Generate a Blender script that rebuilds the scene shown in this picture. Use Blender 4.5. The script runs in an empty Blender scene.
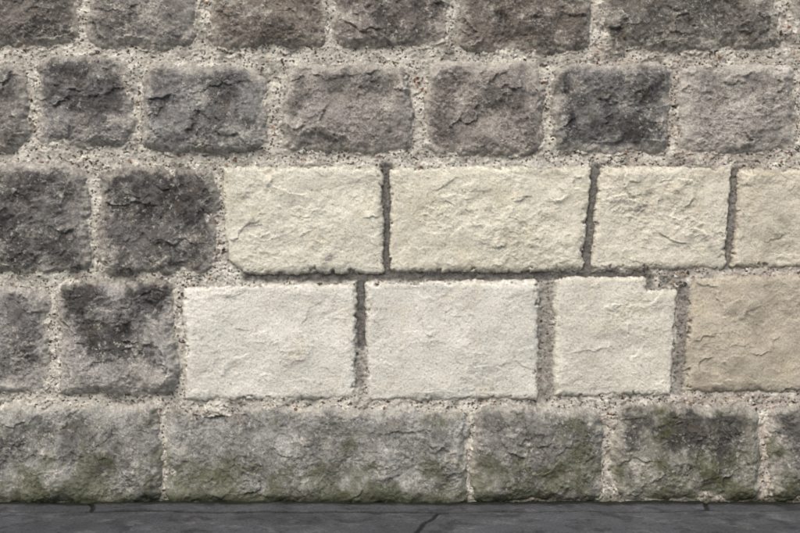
import bpy, math
import numpy as np
from mathutils import Vector
F=np.float32
S=0.0025            # metres per layout unit
BASE=503.0
# ------------------------------------------------------------------ noise
_tab={}
def tab(seed):
    if seed not in _tab:
        r=np.random.RandomState(seed*7+13)
        a=r.rand(512,512)*2*np.pi
        _tab[seed]=(np.cos(a).astype(F),np.sin(a).astype(F),r.rand(512,512).astype(F),r.rand(512,512).astype(F),r.rand(512,512).astype(F))
    return _tab[seed]
def pn(x,y,seed=0):
    gx,gy=tab(seed)[:2]
    xf=np.floor(x);yf=np.floor(y)
    ix=xf.astype(np.int32);iy=yf.astype(np.int32)
    fx=(x-xf).astype(F);fy=(y-yf).astype(F)
    u=fx*fx*fx*(fx*(fx*6-15)+10);v=fy*fy*fy*(fy*(fy*6-15)+10)
    def g(a,b,dx,dy):
        i=(ix+a)&511;j=(iy+b)&511
        return gx[i,j]*dx+gy[i,j]*dy
    n0=g(0,0,fx,fy);n1=g(1,0,fx-1,fy)
    n2=g(0,1,fx,fy-1);n3=g(1,1,fx-1,fy-1)
    a=n0+u*(n1-n0);b=n2+u*(n3-n2)
    return (a+v*(b-a))*1.5
def fbm(x,y,sc,octv=4,seed=0,gain=0.5):
    r=0;a=1.0;t=0
    for o in range(octv):
        f=2.03**o/sc
        th=0.6*o+0.3*seed
        c,s=math.cos(th),math.sin(th)
        r=r+a*pn((x*c-y*s)*f+17.3*o+5.1,(x*s+y*c)*f+9.7*o+3.3,seed+o);t+=a;a*=gain
    return r/t*1.5
def worley(x,y,sc,seed=0):
    _,_,ra,rb,rc=tab(seed)
    X=x/sc;Y=y/sc
    xf=np.floor(X);yf=np.floor(Y);ix=xf.astype(np.int32);iy=yf.astype(np.int32)
    fx=(X-xf).astype(F);fy=(Y-yf).astype(F)
    d1=np.full(fx.shape,9,F);d2=d1.copy();idv=np.zeros(fx.shape,F)
    for a in (-1,0,1):
        for b in (-1,0,1):
            i=(ix+a)&511;j=(iy+b)&511
            dx=a+ra[i,j]-fx;dy=b+rb[i,j]-fy
            d=np.sqrt(dx*dx+dy*dy)
            c=d<d1
            d2=np.where(c,d1,np.minimum(d2,d));idv=np.where(c,rc[i,j],idv);d1=np.where(c,d,d1)
    return d1,d2,idv
def ss(a,b,x):
    t=np.clip((x-a)/(b-a),0,1);return t*t*(3-2*t)
def lin(c):
    c=np.array(c,dtype=float)/255.0
    return np.where(c<=0.04045,c/12.92,((c+0.055)/1.055)**2.4)
def mix3(A,B,m):
    return A+(np.asarray(B,dtype=F)-A)*m[...,None]
def scarp(n,w=.05,fade=2.2):
    # broken flake edge: a sudden step that dies away behind it
    return ss(0,w,n)*np.exp(-np.clip(n,0,None)*fade)
# ------------------------------------------------------------------ grid
st=0.6
def axis(lo,a,b,hi,coarse):
    return np.concatenate([np.arange(lo,a,coarse),np.arange(a,b,st),np.arange(b,hi+coarse,coarse)])
xs=axis(-560,-32,832,1360,4.0).astype(F)
ys=axis(-330,-30,516,516.1,4.0)
ys=ys[ys<=516].astype(F)
X,Y=np.meshgrid(xs,ys)
NY,NX=X.shape
# ------------------------------------------------------------------ stones
def R(x0,y0,x1,y1): return [(x0,y0),(x1,y0),(x1,y1),(x0,y1)]
old=[ # poly, sRGB, corner radius, stain amount, stain bias(top>0)
 (R(-30,-60,78,46),(108,104,99),14,.6,0.2),
 (R(86,-58,195,47),(128,125,120),14,.45,0.2),
 (R(208,-60,327,47),(116,109,101),13,.55,0.0),
 (R(332,-60,449,45),(107,102,97),13,.65,0.3),
 (R(457,-60,593,52),(107,101,94),14,.65,0.1),
 (R(604,-60,781,49),(102,99,93),12,.65,0.2),
 (R(796,-60,900,46),(118,113,106),20,.6,0.0),
 (R(-60,60,26,152),(120,117,112),20,.5,0.3),
 (R(33,55,131,148),(118,116,114),18,.7,0.4),
 (R(140,63,266,153),(124,123,121),20,.65,0.4),
 ([(286,63),(405,62),(413,90),(412,151),(292,153),(276,130),(277,104)],(138,134,128),13,.5,0.4),
 (R(425,60,543,155),(134,129,123),16,.55,-.2),
 (R(554,61,673,154),(110,109,107),16,.8,0.0),
 (R(681,62,799,153),(156,152,145),14,.4,0.0),
 (R(812,60,930,152),(130,124,117),18,.35,0.0),
 (R(-40,162,87,273),(112,110,107),15,.75,0.1),
 (R(96,165,216,274),(94,92,90),16,.95,0.35),
 (R(-60,287,48,395),(134,132,129),16,.5,0.5),
 (R(55,279,176,396),(136,134,131),15,.85,1.1),
 (R(-30,405,160,507),(138,138,133),13,.6,0.0),
 (R(163,408,468,507),(147,147,142),12,.45,0.3),
 (R(472,406,604,503),(126,125,119),13,.5,0.3),
 (R(614,404,762,502),(120,119,110),13,.8,0.8),
 (R(770,405,900,500),(120,118,112),14,.6,0.5),
]
pale=[
 ([(221,166),(378,165),(383,171),(383,273),(244,274),(228,262),(224,240)],(214,212,197)),
 ([(390,167),(480,165),(594,167),(590,210),(585,271),(390,272)],(212,209,192)),
 ([(603,165),(735,166),(731,225),(728,269),(593,269),(596,200)],(210,206,190)),
 ([(741,168),(860,166),(860,268),(733,268)],(202,197,180)),
 ([(181,286),(250,284),(355,283),(357,340),(355,400),(183,402)],(216,215,205)),
 ([(365,282),(543,280),(541,340),(542,400),(366,402)],(214,213,203)),
 ([(555,278),(647,276),(650,330),(650,396),(554,398)],(209,207,194)),
 ([(694,276),(860,274),(860,392),(686,393),(688,330)],(184,177,160)),
]
extra={6:[(560,290),(681,288),(677,350),(674,396),(560,398)]}
rng=np.random.RandomState(5)
def fill(y0,y1,xa,xb):
    x=xa
    while x<xb-40:
        w=rng.uniform(95,165)
        if x+w>xb-60: w=xb-x
        g=rng.uniform(105,142)
        old.append((R(x+5,y0,x+w-6,y1),(g+2,g-2,g-7),18,.6,.2)); x+=w
for (a,b,l,r) in [(-60,47,-36,905),(61,152,-66,936),(165,271,-46,865),(280,394,-66,865),(405,503,-36,905)]:
    fill(a,b,-640,l); fill(a,b,r,1440)
fill(-175,-72,-600,1400); fill(-285,-187,-640,1400); fill(-400,-297,-600,1400)
# ------------------------------------------------------------------ mortar
mort=fbm(X,Y,34,4,1)*1.9+fbm(X,Y,11,4,9)*1.4+fbm(X,Y,3.0,2,12)*0.4
w1,w2,wid=worley(X+fbm(X,Y,6,2,3)*2.2,Y+fbm(X,Y,6,2,5)*2.2,5.8,20)
dens=ss(-.3,.35,fbm(X,Y,28,3,27))          # where aggregate is exposed
peb=np.clip(0.44-w1,0,1)*np.where(wid>0.35,1,0)*dens
mort=mort+np.sqrt(peb)*1.0*(0.4+wid)
v1,v2,vid=worley(X,Y,2.8,24)
mort=mort+np.clip(0.4-v1,0,1)*0.5
hole=ss(.38,.78,fbm(X,Y,5.0,3,15,.6))
mort=mort-hole*1.6
mc=np.empty(X.shape+(3,),F)
mc[:]=lin((190,187,176))
big=fbm(X,Y,120,3,31)
mc=mix3(mc,lin((175,167,156)),np.clip(ss(480,720,X)*0.8+big*0.4,0,1))
mc=mix3(mc,lin((213,210,198)),ss(-.1,0.5,fbm(X,Y,22,4,33))*.85)
mc=mix3(mc,lin((118,116,109)),ss(0.0,0.65,fbm(X+300,Y,36,6,36,.66))*.75)
mc*= (1+0.22*fbm(X,Y,2.2,2,40))[...,None]
mc=mix3(mc,lin((86,82,76)),hole*.6)
def speck(mask_d,idv,lo,hi,col,th,soft=0.1,am=1.0,dn=None):
    global mc
    m=np.where((idv>=lo)&(idv<hi),ss(th+soft,th-soft,mask_d),0)*am
    if dn is not None: m=m*dn
    mc=mix3(mc,lin(col),m.astype(F))
speck(w1,wid,.35,.42,(118,84,66),.30,dn=dens,am=.95)
speck(w1,wid,.42,.55,(68,64,60),.30,dn=dens,am=.95)
speck(w1,wid,.55,.64,(218,214,202),.33,dn=dens,am=.8)
speck(w1,wid,.64,.71,(152,128,106),.28,dn=dens,am=.9)
speck(w1,wid,.71,.82,(114,110,104),.34,dn=dens,am=.9)
speck(v1,vid,0,.05,(96,72,58),.34,am=.85)
speck(v1,vid,.05,.16,(66,62,58),.33,am=.85)
speck(v1,vid,.18,.27,(218,213,202),.34,am=.6)
def seg(ax,ay,bx,by):
    px=X-ax;py=Y-ay;dx=bx-ax;dy=by-ay
    t=np.clip((px*dx+py*dy)/(dx*dx+dy*dy),0,1)
    return np.sqrt((px-t*dx)**2+(py-t*dy)**2)
wob=fbm(X,Y,10,3,50)*2.0
dk=np.zeros_like(X);
for (a,b,c,d,w,s) in [(386,168,387,272,6,1),(598,170,589,270,7,.85),(738,172,730,266,6,.7),
                    (246,277,648,276,5,.9),(360,284,361,345,5,1),(360,350,361,398,4,.4),
                    (548,282,547,396,7,.5),(687,290,680,392,6,.55),(648,272,652,284,4,.8)]:
    dk=np.maximum(dk,s*ss(w+3,w-3,seg(a,b,c,d)+wob))
dcol=(np.ones_like(mc)*lin((108,106,101)).astype(F))*(1+0.5*fbm(X,Y,5,3,52)+0.25*fbm(X,Y,1.6,2,55))[...,None]
mc=mc+(dcol-mc)*np.clip(dk*1.1,0,1)[...,None]
mort=mort*(1-dk*.45)-dk*2.5
H=mort.copy(); C=mc
def win(poly,pad=8):
    px=[p[0] for p in poly];py=[p[1] for p in poly]
    i0=np.searchsorted(ys,min(py)-pad);i1=np.searchsorted(ys,max(py)+pad)
    j0=np.searchsorted(xs,min(px)-pad);j1=np.searchsorted(xs,max(px)+pad)
    return slice(i0,i1),slice(j0,j1)
def inner(poly,x,y,r):
    n=len(poly);mn=None;acc=0
    for k in range(n):
        ax,ay=poly[k];bx,by=poly[(k+1)%n]
        dx=bx-ax;dy=by-ay;L=math.hypot(dx,dy)
        e=((x-ax)*(-dy)+(y-ay)*dx)/L
        mn=e if mn is None else np.minimum(mn,e)
        acc=acc+np.clip(r-e,0,None)**2
    return np.where(mn>r,mn,r-np.sqrt(acc))
for k,(poly,col,r,stain,bias) in enumerate(old):
    w=win(poly)
    if w[0].stop-w[0].start<3 or w[1].stop-w[1].start<3: continue
    x=X[w];y=Y[w];o=k*91.7
    cx=np.mean([p[0] for p in poly]);cy=np.mean([p[1] for p in poly])
    hh=max(p[1] for p in poly)-min(p[1] for p in poly)
    wx=x+fbm(x+o,y,30,3,60)*5+fbm(x+o,y,6,2,66)*1.3
    wy=y+fbm(x,y+o,30,3,70)*5+fbm(x,y+o,6,2,76)*1.3
    d=inner(poly,wx,wy,r)
    P=8.5+rng.uniform(-1.5,2)
    prof=P*(1-np.exp(-np.clip(d+1,0,None)/5.5))-2.4+np.minimum(d,0)*1.5
    amt=ss(0,11,d)
    tx,ty=rng.uniform(-.03,.03,2)
    low=395<poly[0][1]<420
    rel=fbm(x+o,y+o,60,2,80)*4.6+(x-cx)*tx+(y-cy)*ty
    ax_=x+fbm(x,y+o,12,4,81,.6)*4;ay_=y+fbm(x+o,y,12,4,83,.6)*4
    for q,(s_,A_) in enumerate([(62,3.2),(46,2.3),(32,1.5),(22,.8),(16,.4)]):
        th=rng.uniform(0,6.28);n_=fbm(ax_*.8+o+q*40,ay_*1.15-o,s_,3,84+q*3,.42)+(math.cos(th)*(x-cx)+math.sin(th)*(y-cy))*.006
        rel+=scarp(n_,.10,1.6)*A_*ss(-.1,.5,fbm(x-o,y+q*77,40,1,99+q))*(.7 if low else 1)
    rel+=fbm(x-o,y+o,19,5,90,.5)*1.7
    rel-=np.abs(fbm(x+o,y+o,22,4,94,.55))*1.4*(.6 if low else 1)
    rgh=ss(-.3,.4,fbm(x+o,y-o,32,2,101))
    rel+=fbm(x,y+o,4.2,3,103,.6)*.6*(.45+rgh)
    hs=prof+rel*(0.25+.75*amt)
    smear=fbm(x+o,y-o,13,4,105,.55)*1.6+.4
    hm=H[w]+smear*ss(11,3,d)
    m=ss(-.35,.55,hs-hm+fbm(x,y,4,2,108)*.5)
    m=np.maximum(m,ss(9,13,d))
    Hn=np.where(d>11,hs,np.maximum(hs,np.where(d>-1,hm,H[w])))
    base=lin(col)*1.2
    c=np.ones(x.shape+(3,),F)*base.astype(F)
    c*=(1+.22*fbm(x+o,y,60,3,110))[...,None]
    vy=(cy-y)/hh*2
    s2=fbm(x+o,y-o,30,6,120,.74)-bias*.35*vy
    c=mix3(c,lin((184,181,171)),ss(.02,.65,s2)*.7)
    core=ss(2,22,d)-.45
    s1=fbm(x-o,y+o,38,6,115,.7)+bias*.5*vy+core*.3
    c=mix3(c,np.array(lin((64,62,61))),ss(-.2,.55,s1)*min(1,stain*1.1))
    fl=fbm(x+o,y,4.5,3,125,.7)
    c=mix3(c,lin((200,197,187)),ss(.2,.5,fl)*ss(-.4,.4,s2)*.55)
    c=mix3(c,lin((48,47,45)),ss(.2,.5,fbm(x,y-o,4.5,3,130,.7))*.5*ss(-.6,.3,s1))
    c=mix3(c,lin((118,104,84)),ss(.2,.7,fbm(x,y+o,24,4,131,.6))*.18)
    c=mix3(c,lin((184,180,169)),ss(12,1,d+fbm(x,y,9,4,134,.6)*9)*.55)
    c*=(1+.25*fbm(x,y,1.7,2,138))[...,None]
    if low:
        g=ss(-.05,.5,fbm(x,y,45,6,142,.66)+ss(435,500,y)*.6-.15)
        c=mix3(c,lin((74,79,46)),g*.62)
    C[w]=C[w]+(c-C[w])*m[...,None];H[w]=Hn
for k,(poly,col) in enumerate(pale):
    w=win(poly if k not in extra else poly+extra[k]);x=X[w];y=Y[w];o=k*57.3+11
    chip=np.clip(fbm(x+o,y-o,11,3,151,.55)-.25,0,1)*6
    wx=x+fbm(x+o,y,26,3,150)*1.8+fbm(x+o,y,6,3,154)*1.2
    wy=y+fbm(x,y+o,26,3,158)*2.0+fbm(x,y+o,6,3,162)*1.2
    d=inner(poly,wx,wy,3.5)
    if k in extra: d=np.maximum(d,inner(extra[k],wx,wy,4))
    d=d-chip*ss(9,3,d)
    prof=5.4*(1-np.exp(-np.clip(d+.6,0,None)/2.6))-1.8+np.minimum(d,0)*2.5
    amt=ss(0,9,d)
    cx=np.mean([p[0] for p in poly]);cy=np.mean([p[1] for p in poly])
    rough=[.95,1.15,1.3,1.15,.55,.55,.75,.85][k]
    area=.45+.9*ss(-.4,.5,fbm(x-o,y+o,55,2,177))      # relief comes and goes over the face
    rel=fbm(x+o,y,85,2,178)*2.8+fbm(x+o,y,36,3,179)*1.2*rough
    ax_=x+fbm(x,y+o,9,4,181,.6)*2.8;ay_=y+fbm(x+o,y,9,4,183,.6)*2.8
    for q,(s_,A_) in enumerate([(70,1.9),(52,1.5),(38,1.0),(26,.5)]):
        th=rng.uniform(0,6.28)
        n_=fbm(ax_*.8+o+q*40,ay_*1.3-o,s_,3,184+q*3,.45)+(math.cos(th)*(x-cx)+math.sin(th)*(y-cy))*.005
        rel+=scarp(n_,.10,2.0)*A_*rough*ss(.0,.6,fbm(x-o,y+q*77,34,2,199+q))
    rel-=np.abs(fbm(x+o,y*1.3+o,24,5,187,.55))*1.1*rough*area
    rel+=fbm(x,y+o,11,5,186,.6)*.7*(.35+.55*rough)*area+fbm(x,y,2.6,2,190)*.2
    hs=prof+rel*(.15+.85*amt)
    m=np.maximum(ss(-.3,.3,hs-H[w]),ss(5,8,d))
    Hn=np.where(d>5,hs,np.maximum(hs,H[w]))
    c=np.ones(x.shape+(3,),F)*lin(col).astype(F)*1.0
    c*=(1+.12*fbm(x+o,y,50,4,194,.6))[...,None]
    c=mix3(c,lin((194,183,152)),ss(.0,.8,fbm(x-o,y,34,5,198,.62))*.30)
    c=mix3(c,lin((152,148,136)),ss(.2,.65,fbm(x+o,y+o,9,5,202,.7))*.34)
    c=mix3(c,lin((150,145,132)),ss(5,0,d+fbm(x,y,6,3,206)*4)*.45)
    c=mix3(c,lin((120,114,104)),ss(.5,.75,fbm(x+o,y-o,3.2,2,207))*.4)
    c*=(1+.12*fbm(x,y,1.8,2,210))[...,None]
    if k in (3,7):
        c=mix3(c,lin((142,134,118)),ss(-.1,.6,fbm(x,y-o,40,5,214,.66))*.5)
    C[w]=C[w]+(c-C[w])*m[...,None];H[w]=Hn
def blur(a,n):
    for ax in (0,1):
        p=np.pad(a,[(n+1,n) if i==ax else (0,0) for i in (0,1)],mode='edge').astype(np.float64)
        cs=np.cumsum(p,axis=ax)
        a=(cs[2*n+1:]-cs[:-2*n-1])/(2*n+1) if ax==0 else (cs[:,2*n+1:]-cs[:,:-2*n-1])/(2*n+1)
    return a
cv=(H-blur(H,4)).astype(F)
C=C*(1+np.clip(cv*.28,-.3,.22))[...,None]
ft=ss(488,506,Y+fbm(X,Y,30,4,220)*10)
C=mix3(C,lin((54,58,38)),ft*.78)
C=np.clip(C,.012,.8)
# ------------------------------------------------------------------ meshes
def grid_mesh(name,co,NY,NX,col):
    me=bpy.data.meshes.new(name)
    nv=NY*NX
    idx=np.arange(nv,dtype=np.int32).reshape(NY,NX)
    q=np.stack([idx[:-1,:-1],idx[1:,:-1],idx[1:,1:],idx[:-1,1:]],-1).reshape(-1,4)
    nf=len(q)
    me.vertices.add(nv);me.vertices.foreach_set('co',co.reshape(-1).astype(F))
    me.loops.add(nf*4);me.loops.foreach_set('vertex_index',q.reshape(-1))
    me.polygons.add(nf);me.polygons.foreach_set('loop_start',np.arange(0,nf*4,4,dtype=np.int32))
    me.polygons.foreach_set('use_smooth',np.ones(nf,bool))
    at=me.color_attributes.new('albedo','FLOAT_COLOR','POINT')
    at.data.foreach_set('color',np.concatenate([col,np.ones(col.shape[:2]+(1,))],-1).reshape(-1).astype(F))
    me.update(calc_edges=True)
    ob=bpy.data.objects.new(name,me);bpy.context.collection.objects.link(ob)
    return ob
def mat(name,rough,spec,bscale,bstr,namp=.12):
    m=bpy.data.materials.new(name);m.use_nodes=True;nt=m.node_tree;N=nt.nodes;L=nt.links
    b=N['Principled BSDF'];b.inputs['Roughness'].default_value=rough;b.inputs['Specular IOR Level'].default_value=spec
    a=N.new('ShaderNodeAttribute');a.attribute_name='albedo'
    tc=N.new('ShaderNodeTexCoord')
    n=N.new('ShaderNodeTexNoise');n.inputs['Scale'].default_value=bscale;n.inputs['Detail'].default_value=3
    L.new(tc.outputs['Object'],n.inputs['Vector'])
    mr=N.new('ShaderNodeMapRange');mr.inputs[1].default_value=.25;mr.inputs[2].default_value=.75
    mr.inputs[3].default_value=1-namp;mr.inputs[4].default_value=1+namp
    L.new(n.outputs['Fac'],mr.inputs[0])
    vm=N.new('ShaderNodeVectorMath');vm.operation='SCALE'
    L.new(a.outputs['Color'],vm.inputs[0]);L.new(mr.outputs[0],vm.inputs['Scale'])
    L.new(vm.outputs[0],b.inputs['Base Color'])
    bp=N.new('ShaderNodeBump');bp.inputs['Strength'].default_value=bstr;bp.inputs['Distance'].default_value=.002
    L.new(n.outputs['Fac'],bp.inputs['Height']);L.new(bp.outputs[0],b.inputs['Normal'])
    return m
wall=bpy.data.objects.new('stone_wall',None);bpy.context.collection.objects.link(wall)
co=np.stack([(X-400)*S,-H*S,(BASE-Y)*S],-1)
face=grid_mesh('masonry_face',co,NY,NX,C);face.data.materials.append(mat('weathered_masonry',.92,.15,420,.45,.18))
face.parent=wall
def box(name,lo,hi,m,parent=None):
    v=[(x,y,z) for x in (lo[0],hi[0]) for y in (lo[1],hi[1]) for z in (lo[2],hi[2])]
    f=[(0,1,3,2),(4,6,7,5),(0,4,5,1),(2,3,7,6),(0,2,6,4),(1,5,7,3)]
    me=bpy.data.meshes.new(name);me.from_pydata(v,[],f);me.update()
    o=bpy.data.objects.new(name,me);bpy.context.collection.objects.link(o);me.materials.append(m);o.parent=parent
    return o
def plain(name,c1,c2,sc):
    m=bpy.data.materials.new(name);m.use_nodes=True;nt=m.node_tree;b=nt.nodes['Principled BSDF']
    n=nt.nodes.new('ShaderNodeTexNoise');n.inputs['Scale'].default_value=sc;n.inputs['Detail'].default_value=8
    r=nt.nodes.new('ShaderNodeValToRGB');r.color_ramp.elements[0].color=(*c1,1);r.color_ramp.elements[1].color=(*c2,1)
    r.color_ramp.elements[0].position=.35;r.color_ramp.elements[1].position=.65
    nt.links.new(n.outputs['Fac'],r.inputs[0]);nt.links.new(r.outputs[0],b.inputs['Base Color']);b.inputs['Roughness'].default_value=.9
    return m
ms=plain('rubble_stone',(.12,.115,.1),(.26,.25,.22),9)
box('wall_core',(-2.42,.03,-.2),(2.42,.45,2.08),ms,wall)
box('coping',(-2.46,-.05,2.085),(2.46,.5,2.17),ms,wall)
# ------------------------------------------------------------------ pavement (metres)
px=np.concatenate([np.arange(-2.6,-1.1,.02),np.arange(-1.1,1.1,.0022),np.arange(1.1,2.6,.02)]).astype(F)
py=np.concatenate([np.arange(-3.4,-.6,.02),np.arange(-.6,.04,.0022)]).astype(F)
PX,PY=np.meshgrid(px,py)
wx=PX+fbm(PX,PY,.12,3,230)*.012;wy=PY+fbm(PX,PY,.16,4,234)*.012
R0=.12
row=np.where(wy>-R0,0,np.floor((-wy-R0)/.42)+1)
dj=np.where(wy>-R0,np.abs(wy+R0),np.abs((((-wy-R0)/.42+.5)%1)-.5)*.42)
def joints(lst):
    d=np.full(PX.shape,9.,F);i=np.zeros(PX.shape)
    for l in lst:
        d=np.minimum(d,np.abs(wx-l+.3*(wy+.05)*(1 if l<0 else -1)));i+=(wx>l)
    return d,i
d0,i0=joints([-1.9,-1.3,-.76,.76,1.5,2.1]);d1_,i1=joints([-2.2,-1.5,.12,1.2,2.0])
dv=np.where(row%2==0,d0,d1_);sid=np.where(row%2==0,i0,i1)+row*17
dd=np.minimum(dj,dv)
hsl=(np.sin(sid*12.9898)*43758.5453)%1
PH=-.005*ss(.007,.002,dd)+fbm(PX,PY,.25,4,240)*.003+fbm(PX,PY,.05,4,244,.6)*.0015+fbm(PX,PY,.012,2,248)*.0005+(hsl-.5)*.006
PH+=ss(-.02,.01,PY)*.004*fbm(PX,PY,.04,3,249)
pc=np.ones(PX.shape+(3,),F)*lin((76,78,81)).astype(F)
pc*=(.85+.3*hsl+.3*fbm(PX,PY,.2,4,250))[...,None]
pc=mix3(pc,lin((112,111,110)),ss(.0,.7,fbm(PX,PY,.07,6,254,.7))*.5)
pc=mix3(pc,lin((40,40,41)),ss(-.05,.55,fbm(PX,PY,.1,6,258,.7))*.6)
pc=mix3(pc,lin((28,28,26)),ss(.010,.003,dd)*.8)
pc=mix3(pc,lin((30,32,24)),ss(-.055,-.02,PY+fbm(PX,PY,.05,4,262)*.02)*.9)
pc*=(1+.35*fbm(PX,PY,.006,2,266))[...,None]
pc=np.clip(pc,.008,.5)
pv=grid_mesh('pavement',np.stack([PX,PY,PH],-1)[::-1],len(py),len(px),pc[::-1]);pv.data.materials.append(mat('slate_flagstones',.8,.15,300,.4))
me=bpy.data.meshes.new('ground')
me.from_pydata([(-300,-300,-.03),(300,-300,-.03),(300,300,-.03),(-300,300,-.03)],[],[(0,1,2,3)])
g=bpy.data.objects.new('ground',me);bpy.context.collection.objects.link(g);me.materials.append(plain('asphalt',(.04,.04,.04),(.065,.063,.06),30))
# ------------------------------------------------------------------ light
el,az=math.radians(52),math.radians(-22)
d=Vector((math.sin(az)*math.cos(el),-math.cos(az)*math.cos(el),math.sin(el)))
sl=bpy.data.lights.new('sun','SUN');sl.energy=1.5;sl.angle=math.radians(36);sl.color=(1,.972,.925)
so=bpy.data.objects.new('sun',sl);bpy.context.collection.objects.link(so);so.rotation_euler=d.to_track_quat('Z','Y').to_euler();so.location=d*8
wd=bpy.data.worlds.new('World');bpy.context.scene.world=wd;wd.use_nodes=True
nt=wd.node_tree;sk=nt.nodes.new('ShaderNodeTexSky');sk.sky_type='NISHITA';sk.sun_disc=False
sk.sun_elevation=el;sk.sun_rotation=math.atan2(d.x,d.y);sk.dust_density=5;sk.air_density=1.0;sk.ozone_density=1.0
nt.links.new(sk.outputs[0],nt.nodes['Background'].inputs[0]);nt.nodes['Background'].inputs[1].default_value=.15
# ------------------------------------------------------------------ camera
cd=bpy.data.cameras.new('camera');cam=bpy.data.objects.new('camera',cd);bpy.context.collection.objects.link(cam)
cd.lens=50.2;cd.sensor_width=36;cd.clip_end=1000
cam.location=(0,-2.81,(BASE-266.5)*S);cam.rotation_euler=(math.radians(90),0,0)
sc=bpy.context.scene;sc.camera=cam
sc.view_settings.view_transform='Standard';sc.view_settings.look='None';sc.view_settings.exposure=0
